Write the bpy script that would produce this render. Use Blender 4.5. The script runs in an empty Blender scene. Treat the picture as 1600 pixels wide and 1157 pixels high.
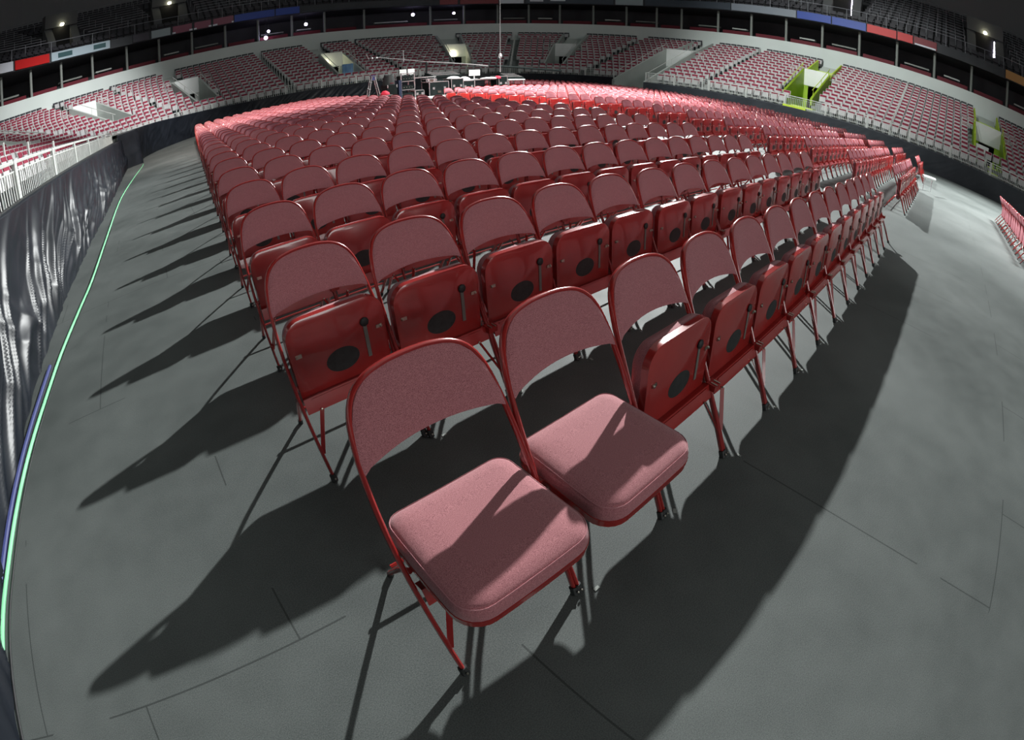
import bpy, math, random
from mathutils import Vector, Matrix, noise
random.seed(7)
PI = math.pi
SC = bpy.context.scene
COL = SC.collection

# ------------------------------------------------------------------ materials
def mat(name, col, rough=.5, metal=0., spec=.5, emis=None, estr=1., coat=0.):
    m = bpy.data.materials.new(name); m.use_nodes = True
    b = m.node_tree.nodes['Principled BSDF']
    b.inputs['Base Color'].default_value = (*col, 1)
    b.inputs['Roughness'].default_value = rough
    b.inputs['Metallic'].default_value = metal
    b.inputs['Specular IOR Level'].default_value = spec
    b.inputs['Coat Weight'].default_value = coat
    if emis:
        b.inputs['Emission Color'].default_value = (*emis, 1)
        b.inputs['Emission Strength'].default_value = estr
    return m

def noisy(m, c1, c2, scale, detail=3, bump=0., dist=.002, lo=.35, hi=.65, rough=None, coord='Object'):
    nt = m.node_tree; N = nt.nodes; L = nt.links; b = N['Principled BSDF']
    tc = N.new('ShaderNodeTexCoord'); n = N.new('ShaderNodeTexNoise')
    n.inputs['Scale'].default_value = scale; n.inputs['Detail'].default_value = detail
    L.new(tc.outputs[coord], n.inputs['Vector'])
    r = N.new('ShaderNodeValToRGB'); r.color_ramp.elements[0].position = lo; r.color_ramp.elements[1].position = hi
    r.color_ramp.elements[0].color = (*c1, 1); r.color_ramp.elements[1].color = (*c2, 1)
    L.new(n.outputs['Fac'], r.inputs['Fac']); L.new(r.outputs['Color'], b.inputs['Base Color'])
    if bump:
        bp = N.new('ShaderNodeBump'); bp.inputs['Strength'].default_value = bump; bp.inputs['Distance'].default_value = dist
        L.new(n.outputs['Fac'], bp.inputs['Height']); L.new(bp.outputs['Normal'], b.inputs['Normal'])
    return m

RED = noisy(mat('red_paint', (.30, .012, .012), .22, spec=.6, coat=.4), (.265, .017, .016), (.34, .024, .021), 3.)
FABRIC = noisy(mat('maroon_fabric', (.33, .12, .14), .92, spec=.15), (.225, .082, .094), (.475, .20, .215), 560., 2, .3, .0012, .36, .64)
FABRIC.node_tree.nodes['Principled BSDF'].inputs['Sheen Weight'].default_value = .25
FABRIC_FAR = noisy(mat('maroon_fabric_plain', (.31, .115, .135), .9, spec=.2), (.27, .095, .115), (.36, .14, .16), 6.)
BLACK = noisy(mat('black_rubber', (.012, .014, .014), .6), (.010, .012, .012), (.02, .024, .024), 40.)
STEEL = mat('zinc_steel', (.55, .52, .45), .3, metal=1.)
PIPING = mat('seam_piping', (.42, .18, .2), .8)
DRAPE = noisy(mat('black_vinyl_drape', (.014, .017, .023), .40, spec=.28), (.008, .010, .014), (.014, .017, .023), 2.2)
DRAPE2 = noisy(mat('slate_drape', (.028, .034, .042), .55, spec=.35), (.024, .030, .037), (.036, .042, .050), .8)
RAIL = noisy(mat('white_rail_paint', (.6, .63, .6), .4), (.54, .57, .54), (.64, .67, .64), 5.)
CONC = noisy(mat('grey_concrete', (.23, .25, .245), .85), (.19, .21, .205), (.28, .30, .29), 1.2)
BAND = noisy(mat('pale_fascia', (.62, .68, .65), .6), (.58, .64, .61), (.66, .72, .69), .25)
DARKW = noisy(mat('dark_wall', (.05, .053, .058), .8), (.042, .045, .05), (.06, .064, .07), .4)
SEATG = noisy(mat('grey_seat_plastic', (.46, .46, .46), .5), (.42, .42, .42), (.52, .52, .52), 2.)
SEATR = noisy(mat('red_seat_upholstery', (.22, .014, .04), .85), (.19, .012, .035), (.25, .018, .045), 2.)
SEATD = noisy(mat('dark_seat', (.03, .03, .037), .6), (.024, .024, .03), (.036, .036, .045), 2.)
SEATB = mat('seat_black', (.035, .038, .045), .6)
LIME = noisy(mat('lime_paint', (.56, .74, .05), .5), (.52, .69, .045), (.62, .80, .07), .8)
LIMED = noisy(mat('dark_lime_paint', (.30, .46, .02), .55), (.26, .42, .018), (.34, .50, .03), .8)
WHITE = noisy(mat('white_panel', (.75, .78, .76), .5), (.72, .75, .73), (.8, .83, .81), .8)
PALE = noisy(mat('pale_plaster', (.45, .49, .46), .7), (.42, .46, .43), (.48, .52, .49), .6)
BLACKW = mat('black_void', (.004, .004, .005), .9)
CASE = noisy(mat('flight_case_black', (.006, .01, .01), .6, spec=.2), (.004, .008, .008), (.010, .015, .015), 6.)
ALU = noisy(mat('aluminium', (.75, .77, .78), .25, metal=.8), (.7, .72, .73), (.8, .82, .83), 4.)
CABLEG = noisy(mat('pale_green_cable', (.22, .62, .34), .5), (.2, .58, .31), (.26, .68, .38), 3.)
CABLEB = mat('blue_cable', (.035, .045, .16), .5)
CABLEK = mat('black_cable', (.01, .01, .012), .5)
PAPER = mat('paper', (.85, .87, .87), .8)
REDCL = mat('red_cloth', (.6, .02, .05), .8)
BLUECL = noisy(mat('blue_sheet', (.20, .38, .60), .7), (.14, .28, .48), (.30, .50, .72), 1.2)
SUITER = mat('suite_red', (.12, .006, .016), .7)
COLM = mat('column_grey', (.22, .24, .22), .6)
LAMPW = mat('lamp_warm', (1, 1, 1), .5, emis=(1, .93, .62), estr=22.)
LAMPC = mat('lamp_cool', (1, 1, 1), .5, emis=(.85, .80, 1.), estr=20.)
LAMPP = mat('lamp_violet', (1, 1, 1), .5, emis=(.72, .62, 1.), estr=14.)

# floor: dark rubber matting laid in sheets
FLOOR = mat('floor_matting', (.06, .07, .067), .7, spec=.16)
def _floor():
    nt = FLOOR.node_tree; N = nt.nodes; L = nt.links; b = N['Principled BSDF']
    tc = N.new('ShaderNodeTexCoord')
    def noi(s, d):
        n = N.new('ShaderNodeTexNoise'); n.inputs['Scale'].default_value = s; n.inputs['Detail'].default_value = d
        L.new(tc.outputs['Object'], n.inputs['Vector']); return n
    def mth(op, a, b_=None, c=None):
        n = N.new('ShaderNodeMath'); n.operation = op
        for i, v in enumerate((a, b_, c)):
            if v is None: continue
            if isinstance(v, (int, float)): n.inputs[i].default_value = v
            else: L.new(v, n.inputs[i])
        return n.outputs[0]
    fine = noi(260, 2); big = noi(.55, 5); mid = noi(5, 4)
    f = mth('ADD', mth('MULTIPLY', mth('SUBTRACT', fine.outputs['Fac'], .25), .9), mth('ADD', mth('MULTIPLY', big.outputs['Fac'], .75), mth('MULTIPLY', mid.outputs['Fac'], .25)))
    r = N.new('ShaderNodeValToRGB'); r.color_ramp.elements[0].position = .5; r.color_ramp.elements[1].position = .98
    r.color_ramp.elements[0].color = (.050, .057, .0555, 1); r.color_ramp.elements[1].color = (.128, .140, .136, 1)
    L.new(f, r.inputs['Fac'])
    sx = N.new('ShaderNodeSeparateXYZ'); L.new(tc.outputs['Object'], sx.inputs[0])
    # sheets 1.22 x 1.93 m, staggered: thin dark joints
    row = mth('FLOOR', mth('DIVIDE', mth('SUBTRACT', sx.outputs['Y'], .385), 1.93))
    stag = mth('MULTIPLY', mth('MODULO', mth('ABSOLUTE', row), 2.), .66)
    fx = mth('FRACT', mth('DIVIDE', mth('ADD', mth('SUBTRACT', sx.outputs['X'], .63), mth('ADD', stag, 24.4)), 1.22))
    fy = mth('FRACT', mth('DIVIDE', mth('ADD', mth('SUBTRACT', sx.outputs['Y'], .385), 38.6), 1.93))
    jx = mth('LESS_THAN', mth('MULTIPLY', mth('MINIMUM', fx, mth('SUBTRACT', 1., fx)), 1.22), .0035)
    jy = mth('LESS_THAN', mth('MULTIPLY', mth('MINIMUM', fy, mth('SUBTRACT', 1., fy)), 1.93), .0035)
    j = mth('MULTIPLY', mth('MAXIMUM', jx, jy), mth('GREATER_THAN', noi(.9, 2).outputs['Fac'], .52))
    mx = N.new('ShaderNodeMix'); mx.data_type = 'RGBA'
    L.new(mth('MULTIPLY', j, .55), mx.inputs[0]); L.new(r.outputs['Color'], mx.inputs[6]); mx.inputs[7].default_value = (.012, .014, .014, 1)
    L.new(mx.outputs[2], b.inputs['Base Color'])
    L.new(mth('ADD', mth('MULTIPLY', mid.outputs['Fac'], .18), .56), b.inputs['Roughness'])
    bp = N.new('ShaderNodeBump'); bp.inputs['Strength'].default_value = .35; bp.inputs['Distance'].default_value = .0015
    L.new(fine.outputs['Fac'], bp.inputs['Height']); L.new(bp.outputs['Normal'], b.inputs['Normal'])
_floor()

# ------------------------------------------------------------------ mesh builder
class MB:
    def __init__(s): s.v = []; s.f = []; s.m = []; s.sm = []; s.mats = []
    def mi(s, m):
        if m not in s.mats: s.mats.append(m)
        return s.mats.index(m)
    def add(s, vs, fs, m, smooth=False):
        o = len(s.v); s.v += [tuple(v) for v in vs]; k = s.mi(m)
        for f in fs: s.f.append(tuple(i + o for i in f)); s.m.append(k); s.sm.append(smooth)
    def box(s, c, d, m, M=None):
        x, y, z = d[0] / 2, d[1] / 2, d[2] / 2
        vs = [Vector((c[0] + a * x, c[1] + b * y, c[2] + e * z)) for e in (-1, 1) for b in (-1, 1) for a in (-1, 1)]
        if M: vs = [M @ v for v in vs]
        s.add(vs, [(0, 2, 3, 1), (4, 5, 7, 6), (0, 1, 5, 4), (2, 6, 7, 3), (1, 3, 7, 5), (0, 4, 6, 2)], m)
    def hexa(s, p, m):      # 8 points: bottom 4 ccw, top 4 ccw
        s.add(p, [(3, 2, 1, 0), (4, 5, 6, 7), (0, 1, 5, 4), (1, 2, 6, 5), (2, 3, 7, 6), (3, 0, 4, 7)], m)
    def tube(s, path, r, m, n=8, cap=True, sq=None):
        P = [Vector(p) for p in path]; rings = []; T0 = None
        up = Vector((0, 0, 1))
        for i, p in enumerate(P):
            t = (P[min(i + 1, len(P) - 1)] - P[max(i - 1, 0)]).normalized()
            if T0 is None:
                a = up if abs(t.z) < .9 else Vector((0, 1, 0))
                N_ = (a - t * a.dot(t)).normalized()
            else:
                N_ = (N_ - t * N_.dot(t)).normalized()
            T0 = t; Bn = t.cross(N_)
            rr = r[i] if isinstance(r, (list, tuple)) else r
            ry = rr if sq is None else rr * sq
            rings.append([p + N_ * math.cos(2 * PI * k / n) * rr + Bn * math.sin(2 * PI * k / n) * ry for k in range(n)])
        vs = [v for g in rings for v in g]; fs = []
        for i in range(len(P) - 1):
            for k in range(n):
                k2 = (k + 1) % n; fs.append((i * n + k, i * n + k2, (i + 1) * n + k2, (i + 1) * n + k))
        if cap: fs += [tuple(range(n - 1, -1, -1)), tuple((len(P) - 1) * n + k for k in range(n))]
        s.add(vs, fs, m, True)
    def cyl(s, a, b, r, m, n=12): s.tube([a, b], r, m, n)
    def loops(s, L_, m, closed_top=True, closed_bot=True, smooth=True):
        n = len(L_[0]); vs = [v for g in L_ for v in g]; fs = []
        for i in range(len(L_) - 1):
            for k in range(n):
                k2 = (k + 1) % n; fs.append((i * n + k, i * n + k2, (i + 1) * n + k2, (i + 1) * n + k))
        if closed_bot: fs.append(tuple(range(n - 1, -1, -1)))
        if closed_top: fs.append(tuple((len(L_) - 1) * n + k for k in range(n)))
        s.add(vs, fs, m, smooth)
    def sphere(s, c, r, m, n=10, sz=1.):
        L_ = []
        for i in range(1, n):
            a = -PI / 2 + PI * i / n
            L_.append([(c[0] + r * math.cos(a) * math.cos(2 * PI * k / n), c[1] + r * math.cos(a) * math.sin(2 * PI * k / n), c[2] + r * sz * math.sin(a)) for k in range(n)])
        s.loops(L_, m)
    def xf(s, M): s.v = [tuple(M @ Vector(v)) for v in s.v]; return s
    def merge(s, o, M=None):
        vs = [M @ Vector(v) for v in o.v] if M else o.v
        off = len(s.v); s.v += [tuple(v) for v in vs]; mp = [s.mi(m) for m in o.mats]
        s.f += [tuple(i + off for i in f) for f in o.f]; s.m += [mp[k] for k in o.m]; s.sm += o.sm
    def mesh(s, name):
        me = bpy.data.meshes.new(name); me.from_pydata(s.v, [], s.f)
        for m in s.mats: me.materials.append(m)
        me.polygons.foreach_set('material_index', s.m); me.polygons.foreach_set('use_smooth', s.sm)
        me.update(); return me
    def build(s, name, parent=None, bevel=0, auto=True):
        me = s.mesh(name); o = bpy.data.objects.new(name, me); COL.objects.link(o)
        if parent: o.parent = parent
        if auto and any(s.sm):
            try: me.set_sharp_from_angle(angle=math.radians(40))
            except Exception: pass
        if bevel:
            b = o.modifiers.new('b', 'BEVEL'); b.width = bevel; b.segments = 2; b.limit_method = 'ANGLE'
        return o

def tag(o, label=None, cat=None, group=None, kind=None):
    if label: o['label'] = label
    if cat: o['category'] = cat
    if group: o['group'] = group
    if kind: o['kind'] = kind
    return o
def empty(name, loc, rz=0):
    o = bpy.data.objects.new(name, None); COL.objects.link(o); o.location = loc; o.rotation_euler = (0, 0, rz); o.empty_display_size = .1
    return o
def dup(o, parent=None):
    c = o.copy(); COL.objects.link(c)
    if parent: c.parent = parent
    for ch in KIDS.get(o.name, []): dup(ch, c)
    return c
KIDS = {}
def reg(o):
    KIDS[o.name] = [c for c in bpy.data.objects if c.parent == o]
    for c in KIDS[o.name]: reg(c)

ORD = ('first second third fourth fifth sixth seventh eighth ninth tenth eleventh twelfth thirteenth fourteenth fifteenth sixteenth seventeenth eighteenth '
       'nineteenth twentieth twenty-first twenty-second twenty-third twenty-fourth twenty-fifth').split()

# ------------------------------------------------------------------ the place: a rounded rink with a seating bowl round it
XL, XR, YB, RC, YF = -2.0, 26.2, 30.0, 8.5, -16.0
L1 = YB - RC - YF; LA = RC * PI / 2; L2 = (XR - RC) - (XL + RC); T_C1 = L1 + LA; T_C2 = T_C1 + L2; T_L = T_C2 + LA
TEND = T_L + YB - RC - YF
def bp(t, d=0., z=0.):
    if t < L1: return Vector((XR + d, YF + t, z))
    t -= L1
    if t < LA:
        a = t / RC; return Vector((XR - RC + (RC + d) * math.cos(a), YB - RC + (RC + d) * math.sin(a), z))
    t -= LA
    if t < L2: return Vector((XR - RC - t, YB + d, z))
    t -= L2
    if t < LA:
        a = t / RC + PI / 2; return Vector((XL + RC + (RC + d) * math.cos(a), YB - RC + (RC + d) * math.sin(a), z))
    t -= LA
    return Vector((XL - d, YB - RC - t, z))
def bang(t):    # heading of the outward normal
    if t < L1: return 0.
    t -= L1
    if t < LA: return t / RC
    t -= LA
    if t < L2: return PI / 2
    t -= L2
    if t < LA: return t / RC + PI / 2
    return PI
def stretch(t, d): return (RC + d) / RC if (L1 < t < T_C1 or T_C2 < t < T_L) else 1.
def tsteps(t0, t1, step=.55):
    bs = [t0] + [b for b in (L1, T_C1, T_C2, T_L) if t0 < b < t1] + [t1]; out = [t0]
    for a, b in zip(bs, bs[1:]):
        st = step * (.55 if (L1 - .01 <= a < T_C1 - .01 or T_C2 - .01 <= a < T_L - .01) else (4. if step < 2 else 1.))
        n = max(1, math.ceil((b - a) / st)); out += [a + (b - a) * (i + 1) / n for i in range(n)]
    return out
def sweep(b, prof, t0, t1, m, step=.55, closed=False, smooth=False):
    ts = tsteps(t0, t1, step); n = len(prof); vs = [bp(t, d, z) for t in ts for d, z in prof]; fs = []
    for i in range(len(ts) - 1):
        for k in range(n if closed else n - 1):
            k2 = (k + 1) % n; fs.append((i * n + k, (i + 1) * n + k, (i + 1) * n + k2, i * n + k2))
    if closed: fs += [tuple(range(n - 1, -1, -1)), tuple((len(ts) - 1) * n + k for k in range(n))]
    b.add(vs, fs, m, smooth)

D0, RD, RR, NR, Z0 = .9, .7, .25, 15, .95
def rowd(r): return D0 + RD * r
def rowz(r): return Z0 + RR * r
T0, T1 = 3.0, 104.0

# vomitories: (t centre, half width at the boards line, first row cut, row of the back wall, style)
VOMS = [(12.45, .95, 3, 8, 'lime_a'), (24.6, .85, 2, 8, 'lime_b'), (35.2, 1.15, 0, 8, 'wide'), (41.9, .50, 2, 8, 'plain_a'),
        (47.15, .50, 2, 8, 'plain_b'), (54.9, .9, 2, 8, 'blue'), (64.45, .55, 2, 8, 'plain_c'), (69.0, .6, 3, 9, 'plain_d'), (77.5, 1.1, 3, 9, 'plain_e')]
AISLES = [6.3, 18.6, 30.3, 39.3, 44.4, 51.0, 59.6, 66.7, 72.6, 85.0]
def cut(t, r, margin=0.):
    for tc, hw, r0, r1, st in VOMS:
        if r0 <= r < r1 and abs(t - tc) < hw + margin: return True
    return False
def aisle(t, r, w=.36):
    s = stretch(t, rowd(r))
    for a in AISLES:
        if abs(t - a) * s < (.24 if a in (18.6, 6.3, 30.3, 66.7) else w): return True
    for tc, hw, r0, r1, st in VOMS:
        if r >= r1 and abs(t - tc) * s < (.95 if st in ('lime_a', 'lime_b', 'wide', 'plain_a', 'plain_b') else .6): return True
    return False

# floor, ceiling, outer walls
b = MB(); n = 1
b.add([(-30, -45, 0), (60, -45, 0), (60, 60, 0), (-30, 60, 0)], [(0, 1, 2, 3)], FLOOR)
tag(b.build('floor'), kind='structure')
b = MB(); b.add([(-32, -47, 22), (62, -47, 22), (62, 62, 22), (-32, 62, 22)], [(3, 2, 1, 0)], DARKW)
tag(b.build('ceiling'), kind='structure')
b = MB(); sweep(b, [(22.6, 13.6), (22.6, 22.0)], T0 - 3, TEND, mat('upper_wall', (.24, .25, .26), .8), 1.2)
tag(b.build('wall_upper'), kind='structure')
b = MB()
for x, y0, y1 in ((62, -47, 62), (-32, -47, 62)): b.add([(x, y0, 0), (x, y1, 0), (x, y1, 22), (x, y0, 22)], [(0, 1, 2, 3)], DARKW)
for y, x0, x1 in ((62, -32, 62), (-47, -32, 62)): b.add([(x0, y, 0), (x1, y, 0), (x1, y, 22), (x0, y, 22)], [(0, 1, 2, 3)], DARKW)
tag(b.build('wall_side'), kind='structure')

# stepped terrace with the vomitories left open
b = MB()
tcuts = sorted(set([round(x, 3) for x in tsteps(T0, T1)] + [round(tc + s * hw, 3) for tc, hw, *_ in VOMS for s in (-1, 1)]))
for r in range(NR):
    d0, d1, z = rowd(r), rowd(r + 1), rowz(r); zl = rowz(r - 1) if r else .9
    if r == 0: d0 = .12
    run = None
    for a, c in zip(tcuts, tcuts[1:]):
        if c - a < 1e-3 or cut((a + c) / 2, r): continue
        A0, A1, B0, B1 = bp(a, d0, z), bp(a, d1, z), bp(c, d0, z), bp(c, d1, z)
        b.add([bp(a, d0, zl), bp(c, d0, zl), B0, A0, B1, A1], [(1, 0, 3, 2), (2, 3, 5, 4)], CONC)
tag(b.build('floor_terrace'), kind='structure')

# dasher boards under the drapes, with the gap of the wide entrance
GAP = (33.95, 36.45)
b = MB()
for a, c in ((T0, GAP[0]), (GAP[1], T1)): sweep(b, [(.10, 0), (.10, 1.06), (.17, 1.06), (.17, 0)], a, c, PALE, closed=True)
tag(b.build('wall_front'), kind='structure')

# pale fascia above the last row, suite level, soffit
DB = rowd(NR) + .1
b = MB(); sweep(b, [(DB, rowz(NR - 1) - .2), (DB, 6.2), (DB + .25, 6.2)], T0, T1, BAND)
tag(b.build('trim_1'), kind='structure')
b = MB(); sweep(b, [(DB + .25, 6.15), (15.6, 6.15), (15.6, 8.2), (DB - .1, 8.2), (DB - .1, 8.9), (DB + .3, 8.9)], T0, T1, DARKW)
tag(b.build('wall_back'), kind='structure')
# upper tier steps
b = MB(); prof = []
for r in range(13): prof += [(11.9 + .8 * r, 8.9 + .42 * r), (12.7 + .8 * r, 8.9 + .42 * r)]
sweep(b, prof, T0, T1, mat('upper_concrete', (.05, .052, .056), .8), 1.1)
tag(b.build('floor_upper'), kind='structure')

# ------------------------------------------------------------------ drapes on the boards
def drape(name, t0, t1, ztop, amp, mt, label, flare=.1, seedv=0., nt=None, toff=0., nh_=26):
    ln = t1 - t0; nt = nt or int(ln / .05); nh = nh_; toff_ = toff if callable(toff) else (lambda t: toff); vs = []; fs = []
    for i in range(nt + 1):
        t = t0 + ln * i / nt; zt = ztop(t)
        for k in range(nh + 1):
            h = k / nh; q = 1 - h
            w0 = noise.noise(Vector((t * .8 + seedv, h * .8, 7.7)))
            a_ = t + h * 1.7 + w0 * .5; b_ = h - t * .35; c_ = t - h * .9 + w0 * .4
            w1 = noise.noise(Vector((a_ * 1.9 + seedv, b_ * .55, 3.1)))
            w2 = noise.noise(Vector((a_ * 4.4 + seedv + w1 * .8, b_ * .45, 9.7)))
            w3 = noise.noise(Vector((c_ * 2.3 + seedv, (h + t * .3) * .7, 1.7)))
            w4 = noise.noise(Vector((c_ * 7. + seedv, (h + t * .3) * 1.6, 5.7)))
            fold = .60 * max(0, 1 - abs(w1) * 3.4) ** 1.2 + .46 * max(0, 1 - abs(w2) * 3.4) + .16 * max(0, 1 - abs(w3) * 3.) + .02 * w4 + .4 * w0
            env = min(1, q * 1.5 + .08) * min(1, .35 + h * 2.6)
            d = -.02 - amp * fold * env - flare * q ** 2
            d = min(d, -.004); toff = toff_(t)
            vs.append(bp(t, d + toff, max(.004, h * zt + .004)))
        # turn-over on top of the boards
        vs.append(bp(t, max(.185, .10 + toff), zt + .012)); vs.append(bp(t, max(.19, .14 + toff), zt - .12))
    n = nh + 3
    for i in range(nt):
        for k in range(n - 1): fs.append((i * n + k, (i + 1) * n + k, (i + 1) * n + k + 1, i * n + k + 1))
    b = MB(); b.add(vs, fs, mt, True); o = b.build(name, auto=False)
    return tag(o, label, 'drape')
TY = lambda y: T_L + (YB - RC - y)
drape('floor_drape', TY(20.3), TY(-9), lambda t: 1.20, .115, DRAPE, 'glossy black plastic drape creased over the barrier along the nearest aisle', .05, 0., 1250, lambda t: .075 - .255 * min(1, max(0, (T_L + 20.5 - t) / 9.)), 64)
drape('floor_drape', GAP[1], TY(20.2), lambda t: 1.2 + .26 * min(1, max(0, (t - T_C2) / 8.)), .05, DRAPE, 'black drape round the far corner and back of the floor, behind the ladder', .05, 5., None, lambda t: -.9 * min(1, max(0, (t - 67.1) / 9.)) ** .8 * min(1, max(0, (TY(20.2) - t) / .3)))
drape('floor_drape', T0, GAP[0], lambda t: 1.08, .022, DRAPE2, 'smooth slate-grey drape under the railing of the side stand, up to the wide ramp entrance', .03, 9., 420)

# ------------------------------------------------------------------ white railings above the drapes
def railing(t0, t1, zt, label, d=.2, dense=.11, grp='white railing sections round the floor'):
    b = MB(); nseg = max(2, int((t1 - t0) / .6)); z0 = 1.13
    pt = lambda t, z: bp(t, d, z)
    for z, r in ((zt, .022), (z0 + .06, .014), (zt - .10, .010)):
        b.tube([pt(t0 + (t1 - t0) * i / nseg, z) for i in range(nseg + 1)], r, RAIL, 5)
    nb = int((t1 - t0) * stretch((t0 + t1) / 2, d) / dense)
    for i in range(1, nb):
        t = t0 + (t1 - t0) * i / nb; a = bang(t); p = pt(t, 0)
        b.box((0, 0, (z0 + zt - .1) / 2), (.012, .022, zt - .1 - z0), RAIL, Matrix.Translation(p) @ Matrix.Rotation(a, 4, 'Z'))
    root = empty('railing', pt((t0 + t1) / 2, z0)); tag(root, label, 'railing', grp)
    M = Matrix.Translation(-root.location)
    b.xf(M).build('baluster_panel', root)
    for t in (t0 + .03, t1 - .03):
        q = MB(); q.box((0, 0, (1.08 + zt) / 2), (.05, .05, zt - 1.08 + .04), RAIL, M @ Matrix.Translation(pt(t, 0)) @ Matrix.Rotation(bang(t), 4, 'Z')); q.build('post', root)
    return root
tlist = []
t = T0
while t < 103:
    nxt = min(t + 2.4, 103)
    if t < GAP[0] < nxt: nxt = GAP[0]
    if GAP[0] <= t < GAP[1]: t = GAP[1]; continue
    tlist.append((t, nxt)); t = nxt
def side(t):
    return ('the side stand across the floor' if t < L1 - 3 else 'the corner by the ramp' if t < 41 else 'the far end stand' if t < 60 else
            'the far corner above the aisle' if t < T_L + 3 else 'the stand beside the creased black drape')
for i, (a, c) in enumerate(tlist):
    if c - a < .4: continue
    zt = 1.72 if a < 62 else 1.62
    lab = 'white railing section in front of ' + side(a)
    railing(a, c, zt, lab, dense=.1 if a > 70 or a < 34 else .13, grp='white railing sections in front of ' + side(a))

# ------------------------------------------------------------------ entrance tunnels in the bowl
def quadbox(b, pts, m):   # closed prism from list of (t,d,z) bottom4/top4
    b.hexa([bp(*p) for p in pts], m)
BIG = ('lime_a', 'lime_b', 'wide', 'plain_a', 'plain_b')
NAMES = {
 'lime_a': 'lime green walled entrance tunnel in the side stand with white panels, nearest the picture edge',
 'lime_b': 'lime green walled entrance tunnel in the side stand with green steps down to the railing',
 'wide': 'wide pale ramp entrance open to the floor in the far corner, white lintel panel',
 'plain_a': 'pale entrance tunnel with a black doorway beside the wide ramp entrance',
 'plain_b': 'grey entrance tunnel with a round lamp, behind the mixing desk',
 'blue': 'grey entrance tunnel with a lamp and a pale blue sheet hung in it',
 'plain_c': 'white topped entrance tunnel in the far corner stand, second from the aisle drape',
 'plain_d': 'pale entrance tunnel with a glass panel in the corner stand above the aisle drape',
 'plain_e': 'plain grey entrance tunnel in the stand right above the creased drape'}
for tc, hw, r0, r1, st in VOMS:
    d0, d1 = rowd(r0), rowd(r1); zf = rowz(r0) - RR if st != 'wide' else 0.; zf = max(zf - .3, 0.) if st != 'wide' else 0.
    if st == 'wide': d0 = .12
    root = empty('entrance_tunnel', bp(tc, d1, zf)); tag(root, NAMES[st], 'tunnel entrance')
    M = Matrix.Translation(-root.location)
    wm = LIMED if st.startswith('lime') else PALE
    zl0, zl1 = rowz(r1) - .10, rowz(r1) + .95
    for s in (-1, 1):
        b = MB(); te = tc + s * hw; w = .14 * s / stretch(te, (d0 + d1) / 2)
        ztop0 = rowz(r0) + .42 if st != 'wide' else 1.12
        ztop1 = zl1 if st == 'wide' or s * 1 > 0 else zl1 - .1
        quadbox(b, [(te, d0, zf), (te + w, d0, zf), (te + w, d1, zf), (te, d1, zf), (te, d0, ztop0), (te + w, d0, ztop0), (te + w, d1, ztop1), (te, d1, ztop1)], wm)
        if s < 0: b.f = [f[::-1] for f in b.f]
        b.xf(M).build('side_wall', root)
        b = MB(); k = te + w / 2
        b.tube([bp(k, d0 + .1, ztop0 + .5), bp(k, (d0 + d1) / 2, (ztop0 + ztop1) / 2 + .42), bp(k, d1 - .1, ztop1 + .38)], .02, LIME if st.startswith('lime') else RAIL, 6)
        for q in (.08, .5, .92): 
            dd = d0 + (d1 - d0) * q; zz = ztop0 + (ztop1 - ztop0) * q; b.tube([bp(k, dd, zz), bp(k, dd, zz + .44)], .018, LIME if st.startswith('lime') else RAIL, 5)
        b.xf(M).build('handrail', root)
    # back: lintel panel over a black doorway with jambs
    b = MB(); quadbox(b, [(tc - hw, d1 - .1, zl0 - (.1 if st != 'wide' else .35)), (tc + hw, d1 - .1, zl0 - (.1 if st != 'wide' else .35)), (tc + hw, d1 + .05, zl0 - .1), (tc - hw, d1 + .05, zl0 - .1),
                          (tc - hw, d1 - .1, zl1), (tc + hw, d1 - .1, zl1), (tc + hw, d1 + .05, zl1), (tc - hw, d1 + .05, zl1)], WHITE if st != 'plain_e' else PALE)
    b.f = [f[::-1] for f in b.f]; b.xf(M).build('lintel_panel', root)
    b = MB()
    zt = zl0
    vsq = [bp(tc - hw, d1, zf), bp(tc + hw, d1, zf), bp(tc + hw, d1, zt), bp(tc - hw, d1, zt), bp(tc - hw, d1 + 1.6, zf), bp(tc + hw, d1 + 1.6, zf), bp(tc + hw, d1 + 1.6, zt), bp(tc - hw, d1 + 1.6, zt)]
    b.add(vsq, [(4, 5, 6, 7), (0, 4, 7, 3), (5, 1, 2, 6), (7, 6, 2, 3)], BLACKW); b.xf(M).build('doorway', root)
    b = MB(); b.add([bp(tc - hw, d0, zf + .01), bp(tc + hw, d0, zf + .01), bp(tc + hw, d1 + 1.6, zf + .01), bp(tc - hw, d1 + 1.6, zf + .01)], [(0, 1, 2, 3)], CONC if not st.startswith('lime') else LIME)
    b.xf(M).build('tunnel_floor', root)
    for s in (-1, 1):
        jm = MB()
        a0 = tc + s * hw; a1 = tc + s * hw * .62
        if st == 'wide': a1 = tc + s * hw * .9
        quadbox(jm, [(a0, d1 - .08, zf), (a1, d1 - .08, zf), (a1, d1, zf), (a0, d1, zf), (a0, d1 - .08, zt), (a1, d1 - .08, zt), (a1, d1, zt), (a0, d1, zt)], wm if st != 'plain_b' else PALE)
        jm.xf(M).build('door_jamb', root)
    # riser of the first uncut row below the opening
    if st != 'wide':
        b = MB(); quadbox(b, [(tc - hw, d0 - .02, 0), (tc + hw, d0 - .02, 0), (tc + hw, d0, 0), (tc - hw, d0, 0), (tc - hw, d0 - .02, rowz(r0 - 1)), (tc + hw, d0 - .02, rowz(r0 - 1)), (tc + hw, d0, rowz(r0 - 1)), (tc - hw, d0, rowz(r0 - 1))], PALE)
        b.xf(M).build('sill_wall', root)
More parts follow.
